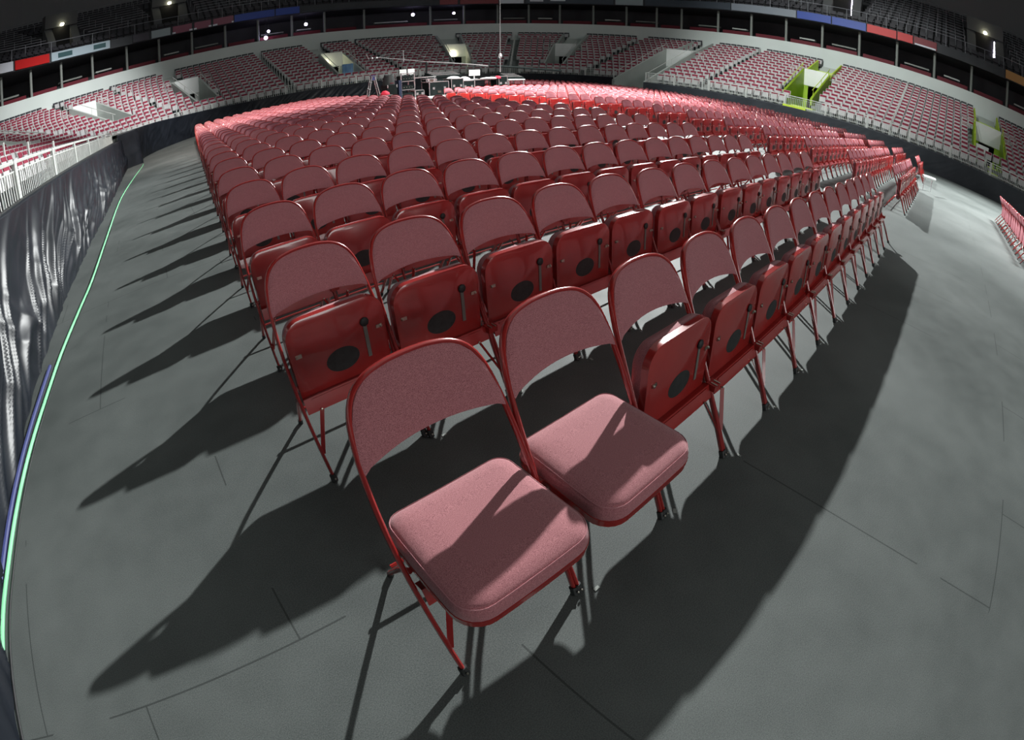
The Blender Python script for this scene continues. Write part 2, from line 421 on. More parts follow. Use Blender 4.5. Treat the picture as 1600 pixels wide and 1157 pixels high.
    # pen rails standing on the tread above the tunnel
    for s in (-1, 1):
        b = MB()
        k0 = tc + s * (hw + .1 / stretch(tc, d1)); k1 = tc + s * (hw + .95 / stretch(tc, d1)); z = rowz(r1)
        for zz in (.9, .5): b.tube([bp(k0, d1 - .2, z + zz), bp(k1, d1 - .2, z + zz)], .018, RAIL, 5)
        for kk in (k0, (k0 + k1) / 2, k1): b.tube([bp(kk, d1 - .2, z - .25), bp(kk, d1 - .2, z + .9)], .018, RAIL, 5)
        b.xf(M).build('guard_rail', root)
    # stair up from the tunnel roof to the top row
    b = MB(); sw = (.85 if st in BIG else .6) / stretch(tc, d1 + 1)
    for r in range(r1, NR):
        z = rowz(r); dd = rowd(r)
        quadbox(b, [(tc - sw, dd + .02, z), (tc + sw, dd + .02, z), (tc + sw, dd + .68, z), (tc - sw, dd + .68, z), (tc - sw, dd + .02, z + .05), (tc + sw, dd + .02, z + .05), (tc + sw, dd + .68, z + .05), (tc - sw, dd + .68, z + .05)], LIME if st.startswith('lime') and r < r1 + 5 else PALE)
        quadbox(b, [(tc - sw, dd + .35, z + .05), (tc + sw, dd + .35, z + .05), (tc + sw, dd + .68, z + .05), (tc - sw, dd + .68, z + .05), (tc - sw, dd + .35, z + .24), (tc + sw, dd + .35, z + .24), (tc + sw, dd + .68, z + .24), (tc - sw, dd + .68, z + .24)], LIME if st.startswith('lime') and r < r1 + 5 else PALE)
    b.f = [f[::-1] for f in b.f]
    b.xf(M).build('upper_stair', root)
    if st in BIG:
        for s in (-1, 1):
            b = MB(); e0 = tc + s * sw; e1 = e0 + s * .1; dA, dB, zA, zB = d1 + .3, rowd(13), rowz(r1), rowz(13)
            quadbox(b, [(e0, dA, zA - .1), (e1, dA, zA - .1), (e1, dB, zB - .1), (e0, dB, zB - .1), (e0, dA, zA + .85), (e1, dA, zA + .85), (e1, dB, zB + .80), (e0, dB, zB + .80)], LIME if st.startswith('lime') else PALE)
            b.xf(M).build('stair_wall', root)
    if st == 'lime_b':
        b = MB()
        for r in range(0, r0):
            quadbox(b, [(tc - .75 - .5, rowd(r), rowz(r)), (tc + .1, rowd(r), rowz(r)), (tc + .1, rowd(r + 1), rowz(r)), (tc - 1.25, rowd(r + 1), rowz(r)),
                        (tc - 1.25, rowd(r), rowz(r) + .06), (tc + .1, rowd(r), rowz(r) + .06), (tc + .1, rowd(r + 1), rowz(r) + .06), (tc - 1.25, rowd(r + 1), rowz(r) + .06)], LIME)
        quadbox(b, [(tc - 1.25, .13, .96), (tc + .1, .13, .96), (tc + .1, .32, .96), (tc - 1.25, .32, .96), (tc - 1.25, .13, 1.2), (tc + .1, .13, 1.2), (tc + .1, .32, 1.2), (tc - 1.25, .32, 1.2)], LIME)
        b.xf(M).build('lower_stair', root)
    if st == 'lime_a':
        b = MB(); quadbox(b, [(tc + .05, d0 + .9, zf), (tc + hw - .05, d0 + .9, zf), (tc + hw - .05, d0 + 1., zf), (tc + .05, d0 + 1., zf), (tc + .05, d0 + .9, 2.5), (tc + hw - .05, d0 + .9, 2.5), (tc + hw - .05, d0 + 1., 2.5), (tc + .05, d0 + 1., 2.5)], WHITE)
        b.xf(M).build('white_screen', root)
        b = MB()
        for r in range(0, r0):
            quadbox(b, [(tc - .5, rowd(r), rowz(r)), (tc + .1, rowd(r), rowz(r)), (tc + .1, rowd(r + 1), rowz(r)), (tc - .5, rowd(r + 1), rowz(r)),
                        (tc - .5, rowd(r), rowz(r) + .06), (tc + .1, rowd(r), rowz(r) + .06), (tc + .1, rowd(r + 1), rowz(r) + .06), (tc - .5, rowd(r + 1), rowz(r) + .06)], LIME)
        b.xf(M).build('lower_stair', root)
    if st in ('plain_b', 'blue'):
        lp = MB(); p = bp(tc + (.12 if st == 'plain_b' else hw * .55), d1 - .24, zl0 + .18); lp.sphere(p, .17, LAMPW, 10); o = lp.build('wall_lamp')
        tag(o, 'glowing round lamp on the lintel of the tunnel ' + ('behind the mixing desk' if st == 'plain_b' else 'with the blue sheet'), 'lamp')
    if st == 'blue':
        b = MB(); n_ = 24; vs = []
        for i in range(n_ + 1):
            tt_ = tc - hw * .95 + hw * 1.0 * i / n_
            for k in range(9): vs.append(bp(tt_, d0 + 1.9 + .07 * math.sin(i * 1.3 + k * .3), zf + .35 + (zl0 - .45 - zf) * k / 8))
        b.add(vs, [(i * 9 + k, (i + 1) * 9 + k, (i + 1) * 9 + k + 1, i * 9 + k + 1) for i in range(n_) for k in range(8)], BLUECL, True)
        o = b.build('hanging_sheet', auto=False); tag(o, 'pale blue sheet hanging in a tunnel of the far stand', 'sheet')

# handrail posts on the plain aisles
for k, ta in enumerate(AISLES):
    q = bp(ta, rowd(7), rowz(7)); root = empty('stair_handrail', q)
    tag(root, 'short white handrail posts up an aisle of ' + side(ta), 'handrail', 'handrail posts up the aisles of ' + side(ta))
    for r in range(0, NR - 1):
        if aisle(ta, r) and not cut(ta, r):
            b = MB(); p = bp(ta, rowd(r) + .15, rowz(r)) - q
            b.tube([p, p + Vector((0, 0, .95))], .030, RAIL, 5); b.build('post', root)

# ------------------------------------------------------------------ fixed bowl seats
def seat_mb(shell, red, top_dark=False):
    b = MB(); w = .21
    R = lambda a, p: Matrix.Translation(p) @ Matrix.Rotation(a, 4, 'X')
    # local: x along the row, -y towards the floor of the arena
    b.box((0, 0, .19), (.46, .045, .42), shell, R(math.radians(-12), (0, .12, .43)))
    b.box((0, -.03, .20), (.40, .03, .36), red, R(math.radians(-12), (0, .12, .43)))
    b.box((0, -.035, .13), (.38, .07, .30), SEATG, R(math.radians(-6), (0, .03, .40)))
    b.box((0, .05, .20), (.10, .12, .40), SEATB)
    return b
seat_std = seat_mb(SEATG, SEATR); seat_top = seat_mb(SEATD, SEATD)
# camera numbers, used to sort which instances show largest
CAM = Vector((-.4561, -.4788, 1.4419)); YAW, PIT, ROL, FPX = -.7110, 1.0228, -.0017, 782.29
RM = (Matrix.Rotation(YAW, 3, 'Z') @ Matrix.Rotation(PIT, 3, 'X') @ Matrix.Rotation(ROL, 3, 'Z'))
def proj(p):
    l = RM.transposed() @ (Vector(p) - CAM); n = l.length; th = math.acos(max(-1, min(1, -l.z / n))); q = math.hypot(l.x, l.y) + 1e-9
    r = 2 * FPX * math.sin(th / 2); return 800 + r * l.x / q, 533 - r * l.y / q, n
seats = []
for r in range(NR):
    d = rowd(r) + .38
    for a, c in ((T0 + .4, L1), (L1, T_C1), (T_C1, T_C2), (T_C2, T_L), (T_L, T1 - .4)):
        s = stretch((a + c) / 2, d); n = int((c - a) * s / .52)
        for i in range(n):
            t = a + (c - a) * (i + .5) / n
            if cut(t, r, .25 / s) or aisle(t, r): continue
            if r < 2 and abs(t - 12.25) < .7: continue
            if r < 2 and abs(t - 24.0) < 1.0: continue
            p = bp(t, d, rowz(r)); x, y, dist = proj(p + Vector((0, 0, .6)))
            vis = -10 < x < 1610 and -5 < y < 1060
            seats.append((dist if vis else 999 + dist, t, r, p))
seats.sort(key=lambda q: q[0])
def stand(t):
    return 'side stand across the floor' if t < L1 else 'far end stand' if t < T_C2 else 'corner stand beyond the aisle' if t < T_L else 'stand beside the aisle'
me_s = seat_std.mesh('arena_seat'); me_t = seat_top.mesh('arena_seat_top')
rest = MB()
for k, (ds, t, r, p) in enumerate(seats):
    M = Matrix.Translation(p) @ Matrix.Rotation(bang(t) - PI / 2, 4, 'Z')
    if k < 300:
        o = bpy.data.objects.new('arena_seat', me_t if r == NR - 1 else me_s); COL.objects.link(o); o.matrix_world = M
        g = '%s row of the %s' % (ORD[r], stand(t))
        tag(o, 'tip-up arena seat in the ' + g, 'seat', 'tip-up seats in the ' + g)
    else: rest.merge(seat_top if r == NR - 1 else seat_std, M)
tag(rest.build('arena_seats_beyond'), 'all the farther red and grey tip-up seats filling the lower bowl', 'seats', kind='stuff')
# upper tier: dark seats beyond counting, guard rails row by row
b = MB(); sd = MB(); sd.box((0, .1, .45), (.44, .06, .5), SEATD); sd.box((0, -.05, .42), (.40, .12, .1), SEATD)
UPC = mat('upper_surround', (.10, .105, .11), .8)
UV = [12.4, 24.55, 36.5, 48.6, 63.9, 67.75]
for r in range(13):
    d = 11.9 + .8 * r + .45
    for a, c in ((T0 + .4, L1), (L1, T_C1), (T_C1, T_C2), (T_C2, T_L), (T_L, T1 - .4)):
        s = stretch((a + c) / 2, d); n = int((c - a) * s / .6)
        for i in range(n):
            t = a + (c - a) * (i + .5) / n
            if any(abs(t - u) * stretch(t, d) < 1.7 and 1 <= r <= 7 for u in UV): continue
            b.merge(sd, Matrix.Translation(bp(t, d, 8.9 + .42 * r)) @ Matrix.Rotation(bang(t) - PI / 2, 4, 'Z'))
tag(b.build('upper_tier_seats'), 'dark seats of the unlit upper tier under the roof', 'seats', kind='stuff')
RAILD = mat('grey_rail', (.32, .33, .36), .5)
for r in range(0, 12):
    b = MB(); d = 11.95 + .8 * r; z = 8.9 + .42 * r
    pts = [t for t in tsteps(T0, T1, 1.0)]
    segs = []; cur = []
    for t in [T0 + i * .8 for i in range(int((T1 - T0) / .8))]:
        if any(abs(t - u) * stretch(t, d) < 1.8 and 1 <= r <= 7 for u in UV):
            if len(cur) > 1: segs.append(cur)
            cur = []
        else: cur.append(t)
    if len(cur) > 1: segs.append(cur)
    root = empty('row_guard_rail', bp(40., d, z)); MR = Matrix.Translation(-root.location)
    tag(root, 'thin grey guard rail along the %s row of the dark upper tier' % ORD[r], 'guard rail')
    for sg in segs:
        b = MB(); b.tube([bp(t, d, z + .95) for t in sg], .022, RAILD, 4)
        for t in [T0 + (r % 2) * .8 + i * 1.6 for i in range(int((T1 - T0) / 1.6))]:
            if sg[0] <= t <= sg[-1]: b.tube([bp(t, d, z), bp(t, d, z + .95)], .022, RAILD, 4, cap=False)
        b.xf(MR).build('rail_section', root)
# upper tier doorways with their lamps
for i, u in enumerate(UV):
    root = empty('upper_entrance', bp(u, 14.4, 9.7)); M = Matrix.Translation(-root.location)
    wh = ('above the lime green tunnel with white screens', 'above the lime green tunnel with the green steps', 'above the wide ramp entrance', 'above the tunnel with the round lamp',
          'high in the far corner over the mauve panels', 'high in the far corner over the pale blue panel')[i]
    tag(root, 'dark doorway in the upper tier ' + wh, 'entrance')
    s = stretch(u, 14.4); w = .85 / s; w2 = 1.6 / s
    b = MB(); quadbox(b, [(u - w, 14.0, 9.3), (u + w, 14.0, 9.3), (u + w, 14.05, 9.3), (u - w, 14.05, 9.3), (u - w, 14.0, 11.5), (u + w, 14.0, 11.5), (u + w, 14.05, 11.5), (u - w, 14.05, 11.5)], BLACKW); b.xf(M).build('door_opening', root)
    b = MB()
    for s_ in (-1, 1):
        a0, a1 = u + s_ * w, u + s_ * w2
        quadbox(b, [(a0, 13.4, 9.0), (a1, 13.4, 9.0), (a1, 14.4, 9.0), (a0, 14.4, 9.0), (a0, 13.4, 10.2), (a1, 13.4, 10.2), (a1, 14.4, 11.9), (a0, 14.4, 11.9)], CONC)
    quadbox(b, [(u - w2, 14.0, 11.5), (u + w2, 14.0, 11.5), (u + w2, 14.5, 11.5), (u - w2, 14.5, 11.5), (u - w2, 14.0, 12.6), (u + w2, 14.0, 12.6), (u + w2, 14.5, 12.6), (u - w2, 14.5, 12.6)], CONC)
    b.mats = [UPC]; b.xf(M).build('surround', root)
    if i in (0, 1, 4, 5):
        b = MB(); b.sphere(bp(u, 13.85, 11.62), .17, LAMPW, 8, .7); o = b.build('door_lamp'); tag(o, 'small glowing lamp over the doorway ' + wh, 'lamp')
    if i in (0, 1):
        b = MB(); quadbox(b, [(u - w * .95, 13.9, 9.5), (u - w * .8, 13.9, 9.5), (u - w * .8, 13.95, 9.5), (u - w * .95, 13.95, 9.5), (u - w * .95, 13.9, 11.2), (u - w * .9, 13.9, 11.2), (u - w * .9, 13.95, 11.2), (u - w * .95, 13.95, 11.2)], LAMPC)
        o = b.build('light_strip'); tag(o, 'bright vertical light strip in the doorway ' + wh, 'light')

# suites: columns, red seat rows, counters
cts = [10.6 + 3.04 * i for i in range(9)] + [37.9, 38.9, 40.1, 41.4, 42.7, 43.9, 45.1, 46.4, 47.7] + [50.3 + 3.0 * i for i in range(4)] + [62.1, 63.3, 64.5, 65.7, 67.0, 68.2, 69.4, 70.6, 73.5, 76.5]
cts = [7.5] + cts
for i, t in enumerate(cts):
    b = MB(); b.cyl(bp(t, 12.1, 6.15), bp(t, 12.1, 8.2), .11, COLM, 12)
    sd_ = stand(t); o = b.build('support_column'); tag(o, 'slim pale round column of the suite level over the ' + sd_, 'column', 'columns of the suite level over the ' + sd_)
for i, (a, c) in enumerate(zip(cts, cts[1:])):
    s = stretch((a + c) / 2, 12.8)
    g = .25 / s
    b = MB(); sweep(b, [(12.5, 6.15), (12.5, 6.62), (12.8, 6.62), (12.8, 6.15)], a + g, c - g, SUITER, .4, closed=True)
    tag(b.build('suite_seat_row'), 'dark red seat row behind the fascia over the ' + stand(a), 'seat row', 'red seat rows of the suites over the ' + stand(a))
    if i % 3 != 1:
        b = MB(); q = (c - a) * (.15 if i % 2 else .3); sweep(b, [(13.2, 6.85), (13.2, 6.97), (13.6, 6.97), (13.6, 6.85)], a + q, c - g - q * .6, COLM if i % 2 else PALE, .4, closed=True)
        for tt_ in (a + q + .1, c - g - q * .6 - .1): b.tube([bp(tt_, 13.4, 6.15), bp(tt_, 13.4, 6.86)], .05, DARKW, 6)
        tag(b.build('suite_counter'), 'pale counter in a suite over the ' + stand(a), 'counter', 'counters of the suites over the ' + stand(a))
for t, z, r_, w in ((58.7, 6.45, .17, 'beside the blue panels, lower of the pair'), (58.45, 7.0, .13, 'beside the blue panels, upper of the pair'), (55.1, 7.2, .15, 'under the end of the blue panels'), (48.4, 7.4, .16, 'left of the two over the mixing desk'), (46.8, 7.4, .13, 'right of the two over the mixing desk')):
    b = MB(); b.sphere(bp(t, 11.85, z), r_, LAMPP, 8); b.tube([bp(t, 11.85, z + r_), bp(t, 11.85, 8.2)], .015, DARKW, 5)
    tag(b.build('spot_lamp'), 'small violet white lamp under the dark soffit ' + w, 'lamp')

# advertising panels on the upper ledge
PCOL = {'white': (.66, .68, .74), 'red': (.55, .012, .012), 'pale': (.42, .52, .58), 'teal': (.04, .10, .11), 'gpurple': (.055, .05, .065), 'lgrey': (.32, .38, .40), 'mauve': (.24, .07, .11),
        'blue': (.025, .065, .34), 'dgrey': (.05, .065, .085), 'grey': (.22, .25, .29), 'maroon': (.20, .012, .02), 'orange': (.45, .22, .06), 'line': (.4, .42, .44)}
PM = {k: mat('panel_' + k, v, .5) for k, v in PCOL.items()}
def ad(t0, t1, c, label, z0=8.25, z1=8.88, extra=None):
    if not extra:
        b = MB(); sweep(b, [(11.28, z0), (11.28, z1), (11.34, z1), (11.34, z0)], min(t0, t1) + .02, max(t0, t1) - .02, PM[c], .3, closed=True)
        return tag(b.build('advertising_panel'), label, 'advertising panel')
    root = empty('advertising_panel', bp((t0 + t1) / 2, 11.32, z0)); tag(root, label, 'advertising panel')
    M = Matrix.Translation(-root.location)
    b = MB(); sweep(b, [(11.28, z0), (11.28, z1), (11.34, z1), (11.34, z0)], min(t0, t1) + .02, max(t0, t1) - .02, PM[c], .3, closed=True); b.xf(M).build('panel', root)
    for (a, e, zz0, zz1, cc, nm) in extra:
        b = MB(); ta = t0 + (t1 - t0) * a; te = t0 + (t1 - t0) * e
        sweep(b, [(11.255, z0 + (z1 - z0) * zz0), (11.255, z0 + (z1 - z0) * zz1), (11.285, z0 + (z1 - z0) * zz1), (11.285, z0 + (z1 - z0) * zz0)], min(ta, te), max(ta, te), PM[cc], .2, closed=True); b.xf(M).build(nm, root)
ad(74.5, 70.35, 'white', 'pale grey panel left of the red one on the upper ledge')
ad(70.3, 68.85, 'red', 'red panel between two pale ones over the corner stand')
ad(68.8, 66.45, 'pale', 'long pale blue panel with two teal blocks', extra=[(.12, .36, .25, .8, 'teal', 'teal_block'), (.72, .92, .25, .8, 'teal', 'teal_block')])
ad(65.6, 64.95, 'gpurple', 'dull grey purple panel next to a pale grey one')
ad(64.9, 64.15, 'lgrey', 'pale grey panel before the three mauve ones')
for a, e, w in ((64.1, 63.35, 'first'), (63.3, 62.65, 'middle'), (62.6, 61.55, 'last')):
    ad(a, e, 'mauve', 'mauve panel with white lower corners, %s of the three before the blue ones' % w, extra=[(0., .16, 0., .22, 'white', 'white_corner'), (.84, 1., 0., .22, 'white', 'white_corner')])
ad(61.5, 58.0, 'blue', 'long blue panel next to the last mauve one'); ad(57.95, 55.8, 'blue', 'blue panel over the suites with two violet lamps, right end of the blue pair')
ad(47.4, 46.65, 'maroon', 'short dark red panel over the grey tunnel with a lamp'); ad(46.6, 45.05, 'maroon', 'longer dark red panel beside the grey and white one')
ad(45.0, 44.05, 'white', 'bright grey panel between the dark red and slate ones'); ad(44., 40.5, 'dgrey', 'long slate panel with pale patches at the top of the picture', extra=[(.05, .2, .3, 1., 'white', 'pale_patch'), (.28, .45, .4, 1., 'white', 'pale_patch')])
ad(40.45, 39.3, 'lgrey', 'pale slate panel over the wide ramp entrance'); ad(39.25, 33.4, 'dgrey', 'long dark slate panel beyond the wide ramp entrance')
ad(33.35, 27.75, 'grey', 'long light grey panel before the blue one over the side stand')
ad(27.7, 24.9, 'blue', 'blue panel next to the light grey one over the side stand'); ad(24.85, 22.1, 'blue', 'blue panel next to the red ones over the side stand')
ad(22.05, 19.7, 'red', 'red panel next to the blue one over the side stand'); ad(19.65, 18.4, 'red', 'short red panel in the middle of the side stand ledge')
ad(18.35, 16.5, 'maroon', 'last dark red panel with a bright lower edge', extra=[(.05, .95, 0., .2, 'white', 'bright_edge')])
ad(10.9, 6.5, 'orange', 'orange panel at the edge of the picture')
ad(55.6, 47.5, 'dgrey', 'long dark blank panel between the blue and dark red ones', z0=8.3, z1=8.34)

# ------------------------------------------------------------------ folding chairs
# local frame: x along the row, front feet on y = 0, the sitter faces -y
TUBE = [(x, .555 * z, z) for x, z in ((.222, .012), (.226, .2), (.228, .4), (.221, .56), (.209, .66), (.192, .724), (.163, .766), (.120, .790), (.068, .801), (.03, .804), (0, .8045))]
def arch_z(x):
    P = [(p[0], p[2]) for p in TUBE[::-1]]; x = abs(x)
    P = [q for q in P if q[1] > .6]
    for (x0, z0), (x1, z1) in zip(P, P[1:]):
        if x <= x1: return z0 + (z1 - z0) * (x - x0) / max(1e-6, x1 - x0)
    return P[-1][1]
def rbox_loop(hx0, hx1, y0, y1, rf, rb, n, z):
    """outline: front (y0, half width hx0, corner rf), back (y1, half width hx1, corner rb)"""
    out = []
    def arc(cx, cy, r, a0, a1):
        for i in range(n + 1):
            a = a0 + (a1 - a0) * i / n; out.append((cx + r * math.cos(a), cy + r * math.sin(a), z))
    arc(hx0 - rf, y0 + rf, rf, -PI / 2, 0); arc(hx1 - rb, y1 - rb, rb, 0, PI / 2)
    arc(-hx1 + rb, y1 - rb, rb, PI / 2, PI); arc(-hx0 + rf, y0 + rf, rf, PI, 1.5 * PI)
    return out
PIV = Vector((0, .20, .365))
def chair_parts(q, up=True, fab=FABRIC):
    P = {}
    ns = (10, 7, 5)[q]
    def smooth(path, k):
        if k < 2: return path
        V = [Vector(p) for p in path]; out = []
        for i in range(len(V) - 1):
            a, b_, c, d = V[max(i - 1, 0)], V[i], V[i + 1], V[min(i + 2, len(V) - 1)]
            for j in range(k):
                t = j / k; out.append(.5 * ((2 * b_) + (c - a) * t + (2 * a - 5 * b_ + 4 * c - d) * t * t + (3 * b_ - a - 3 * c + d) * t ** 3))
        return out + [V[-1]]
    full = [(-x, y, z) for x, y, z in TUBE] + [p for p in TUBE[::-1]][1:]
    if q == 2: full = [full[i] for i in (0, 3, 5, 7, 9, 10, 11, 13, 15, 17, 20)]
    b = MB(); b.tube(smooth(full, (3, 2, 1)[q]), .0125, RED, ns, sq=.60); P['frame'] = b
    b = MB(); 
    for s in (-1, 1):
        b2 = MB(); b2.cyl((s * .222, 0, .001), (s * .2225, .014, .03), .0145, BLACK, 8)
        if q == 0: b2.sphere((s * .222, -.012, .022), .0045, STEEL, 5)
        P['foot_cap%d' % s] = b2
    # rear legs and their stretcher
    for s in (-1, 1):
        b = MB(); b.tube([(s * .214, .205, .343), (s * .209, .290, .24), (s * .200, .442, .012)], .0095, RED, max(4, ns - 2)); P['rear_leg%d' % s] = b
        if q < 2: b.cyl((s * .2, .440, .001), (s * .2, .435, .025), .012, BLACK, 8)
    b = MB(); b.tube([(-.2, .405, .10), (.2, .405, .10)], .007, RED, 6); P['stretcher'] = b
    # front apron: a pressed rail across the tubes
    b = MB(); R = Matrix.Translation((0, .150, .282)) @ Matrix.Rotation(math.radians(-20), 4, 'X')
    b.box((0, -.006, 0), (.43, .004, .062), RED, R); b.box((0, .012, .030), (.43, .036, .004), RED, R)
    if q < 2:
        b.box((0, -.010, .022), (.36, .006, .006), RED, R)
        for s in (-1, 1): b.sphere((s * .155, .128, .262), .0055, STEEL, 6)
    P['apron'] = b
    for s in (-1, 1):
        b = MB(); a = Vector((s * .155, .128, .262)); c = Vector((s * .221, .055, .112)); w = Vector((0, 0, 1)).cross(c - a).normalized() * .009
        dn = (c - a).cross(w).normalized() * .0015
        b.hexa([a - w - dn, a + w - dn, a + w + dn, a - w + dn, c - w - dn, c + w - dn, c + w + dn, c - w + dn], RED); P['brace%d' % s] = b
    # ganging clip on one side
    b = MB(); b.box((.232, .145, .302), (.05, .045, .028), RED)
    if q == 0:
        for k in (-.012, .012): b.cyl((.232 + k, .120, .318), (.232 + k, .150, .318), .0035, STEEL, 6)
    P['clip'] = b
    # upholstered back
    b = MB(); nu, nv = ((18, 7), (10, 4), (6, 2))[q]; F = []; K = []
    for i in range(nu + 1):
        u = -1 + 2 * i / nu; x = .2165 * math.copysign(abs(u) ** .92, u)
        xa = min(abs(x), .2085); zt = arch_z(xa) - .001; zb = .628 - .014 * (abs(x) / .2) ** 2.0
        if abs(u) > .999: x = math.copysign(.2165, u); zt = .632; zb = .606
        for k in range(nv + 1):
            v = k / nv; z = zb + (zt - zb) * v; ex = .995 - .010 * (1 - v)
            bow = .026 * (1 - (x / .217) ** 2) * (.35 + .65 * (1 - v)); puff = .011 * (min(1, (1 - abs(u)) * 6)) * min(1, min(v, 1 - v) * 6 + .1)
            yt = .555 * z + bow - .003
            F.append((x * ex, yt - .010 - puff, z)); K.append((x * ex, yt + .007 + puff * .5, z))
    m = nv + 1; n_ = (nu + 1) * m; fs = []
    for i in range(nu):
        for k in range(nv):
            a = i * m + k; fs.append((a, a + m, a + m + 1, a + 1)); a += n_; fs.append((a, a + 1, a + m + 1, a + m))
    for i in range(nu):
        a = i * m; fs.append((a, a + n_, a + m + n_, a + m)); a += nv; fs.append((a, a + m, a + m + n_, a + n_))
    for k in range(nv):
        fs.append((k, k + 1, k + 1 + n_, k + n_)); a = nu * m + k; fs.append((a, a + n_, a + 1 + n_, a + 1))
    b.add(F + K, fs, fab, True); P['backrest'] = b
    if q == 0:
        pp = []
        for i in range(31):
            u = -1 + 2 * i / 30; x = .2 * u; pp.append((x, .555 * arch_z(x) + .026 * (1 - u * u) * .35 - .014, arch_z(x) - .008))
        b2 = MB(); b2.tube(pp[2:-2], .0018, PIPING, 4); P['back_piping'] = b2
    # seat: pad on a red metal pan
    cn = (6, 4, 2)[q]
    pad = MB(); prof = [(0, .372), (.001, .395), (-.002, .413), (-.008, .425), (-.020, .4335), (-.05, .4385), (-.11, .441)]
    if q == 2: prof = [(0, .372), (-.002, .41), (-.02, .428), (-.08, .438)]
    if q == 1: prof = [(0, .372), (0, .395), (-.010, .418), (-.03, .431), (-.09, .439)]
    Ls = []
    for ins, z in prof:
        i_ = -ins; Ls.append(rbox_loop(.212 - i_, .208 - i_, -.052 + i_, .338 - i_, max(.012, .078 - i_ * .7), max(.010, .052 - i_ * .5), cn, z))
    pad.loops(Ls, fab); pan = MB()
    Lp = [rbox_loop(.201, .197, -.040, .328, .070, .045, cn, .350), rbox_loop(.213, .209, -.053, .339, .079, .053, cn, .355), rbox_loop(.215, .211, -.055, .341, .080, .054, cn, .382), rbox_loop(.210, .206, -.050, .336, .077, .051, cn, .382)]
    pan.loops(Lp, RED)
    ov = MB(); nO = (24, 14, 8)[q]
    ov.loops([[(.074 * math.cos(2 * PI * k / nO), .165 + .050 * math.sin(2 * PI * k / nO), z) for k in range(nO)] for z in (.3495, .353)], BLACK, smooth=False)
    P['seat_cushion'] = pad; P['seat_pan'] = pan; P['rubber_pad'] = ov
    if q == 0:
        pl = MB(); pl.tube([Vector(v) for v in rbox_loop(.2035, .1995, -.0435, .3295, .070, .044, 6, .4262)] + [Vector((-.133, -.0435, .4262)), Vector((0.134, -.0435, .4262))], .0018, PIPING, 4); P['seat_piping'] = pl
    if q < 2:
        st = MB(); st.box((.118, .125, .349), (.016, .15, .004), mat_strap, None); st.sphere((.118, .045, .345), .020, BLACK, 8, .4); P['latch'] = st
        for s in (-1, 1):
            k = MB(); k.box((s * .178, .085, .349), (.026, .014, .007), STEEL); k.sphere((s * .186, .085, .344), .007, STEEL, 5); P['bracket%d' % s] = k
    if up:
        Rm = Matrix.Translation(PIV) @ Matrix.Rotation(math.radians(-94), 4, 'X') @ Matrix.Translation(-PIV)
        for k in ('seat_cushion', 'seat_pan', 'rubber_pad', 'seat_piping', 'latch', 'bracket-1', 'bracket1'):
            if k in P: P[k].xf(Rm)
    return P
mat_strap = mat('grey_strap', (.16, .165, .15), .5, metal=.3)
SUB = {'rubber_pad': 'seat_pan', 'latch': 'seat_pan', 'bracket': 'seat_pan', 'seat_piping': 'seat_cushion', 'back_piping': 'backrest', 'foot_cap': 'frame', 'clip': 'apron'}
def make_chair(up, q):
    root = empty('folding_chair', (0, 0, -50)); made = {}
    P = chair_parts(q, up)
    for k, b in P.items():
        nm = k.rstrip('-1234567890')
        if nm in SUB: continue
        made[nm] = b.build(nm, root)
    for k, b in P.items():
        nm = k.rstrip('-1234567890')
        if nm in SUB:
            o = b.build(nm, made[SUB[nm]])
            if nm == 'foot_cap': o['label'] = 'black foot cap'
            if nm == 'rubber_pad': o['label'] = 'dark oval patch under the seat'
    reg(root); return root
def merged(q, up, fab):
    b = MB()
    for p in chair_parts(q, up, fab).values(): b.merge(p)
    return b

SKX, PY, DX = .0735, .9484, .46
chairs = []      # (x, y, block, row, seat number, seats from the aisle)
for i in range(25):
    for j in range(14): chairs.append((j * DX + SKX * i, i * PY, 'A', i, j))
for i in range(17):
    nc = 12 if i == 0 else 16
    for j in range(nc): chairs.append((9.22 + .055 * i + j * DX, i * .934, 'B', i, j))
for i in range(26):
    for j in range(6 if i == 0 else 11): chairs.append((17.75 + .03 * i + j * DX, i * .934, 'C', i, j))
for j in range(13): chairs.append((10.05 + j * DX, -3.17 + .0 * j, 'D', 0, j))
vis = []
for c in chairs:
    x, y, dist = proj((c[0], c[1] + .4, .75)); vis.append((dist + (0 if -15 < x < 1640 else 500), c))
vis.sort(key=lambda q: q[0])
BLK = {'A': 'block beside the draped aisle', 'B': 'middle block', 'C': 'block nearest the side stand', 'D': 'lone row'}
proto_up = None
far_me = merged(1, True, FABRIC_FAR).mesh('folding_chair_far'); stuff = MB(); low = merged(2, True, FABRIC_FAR)
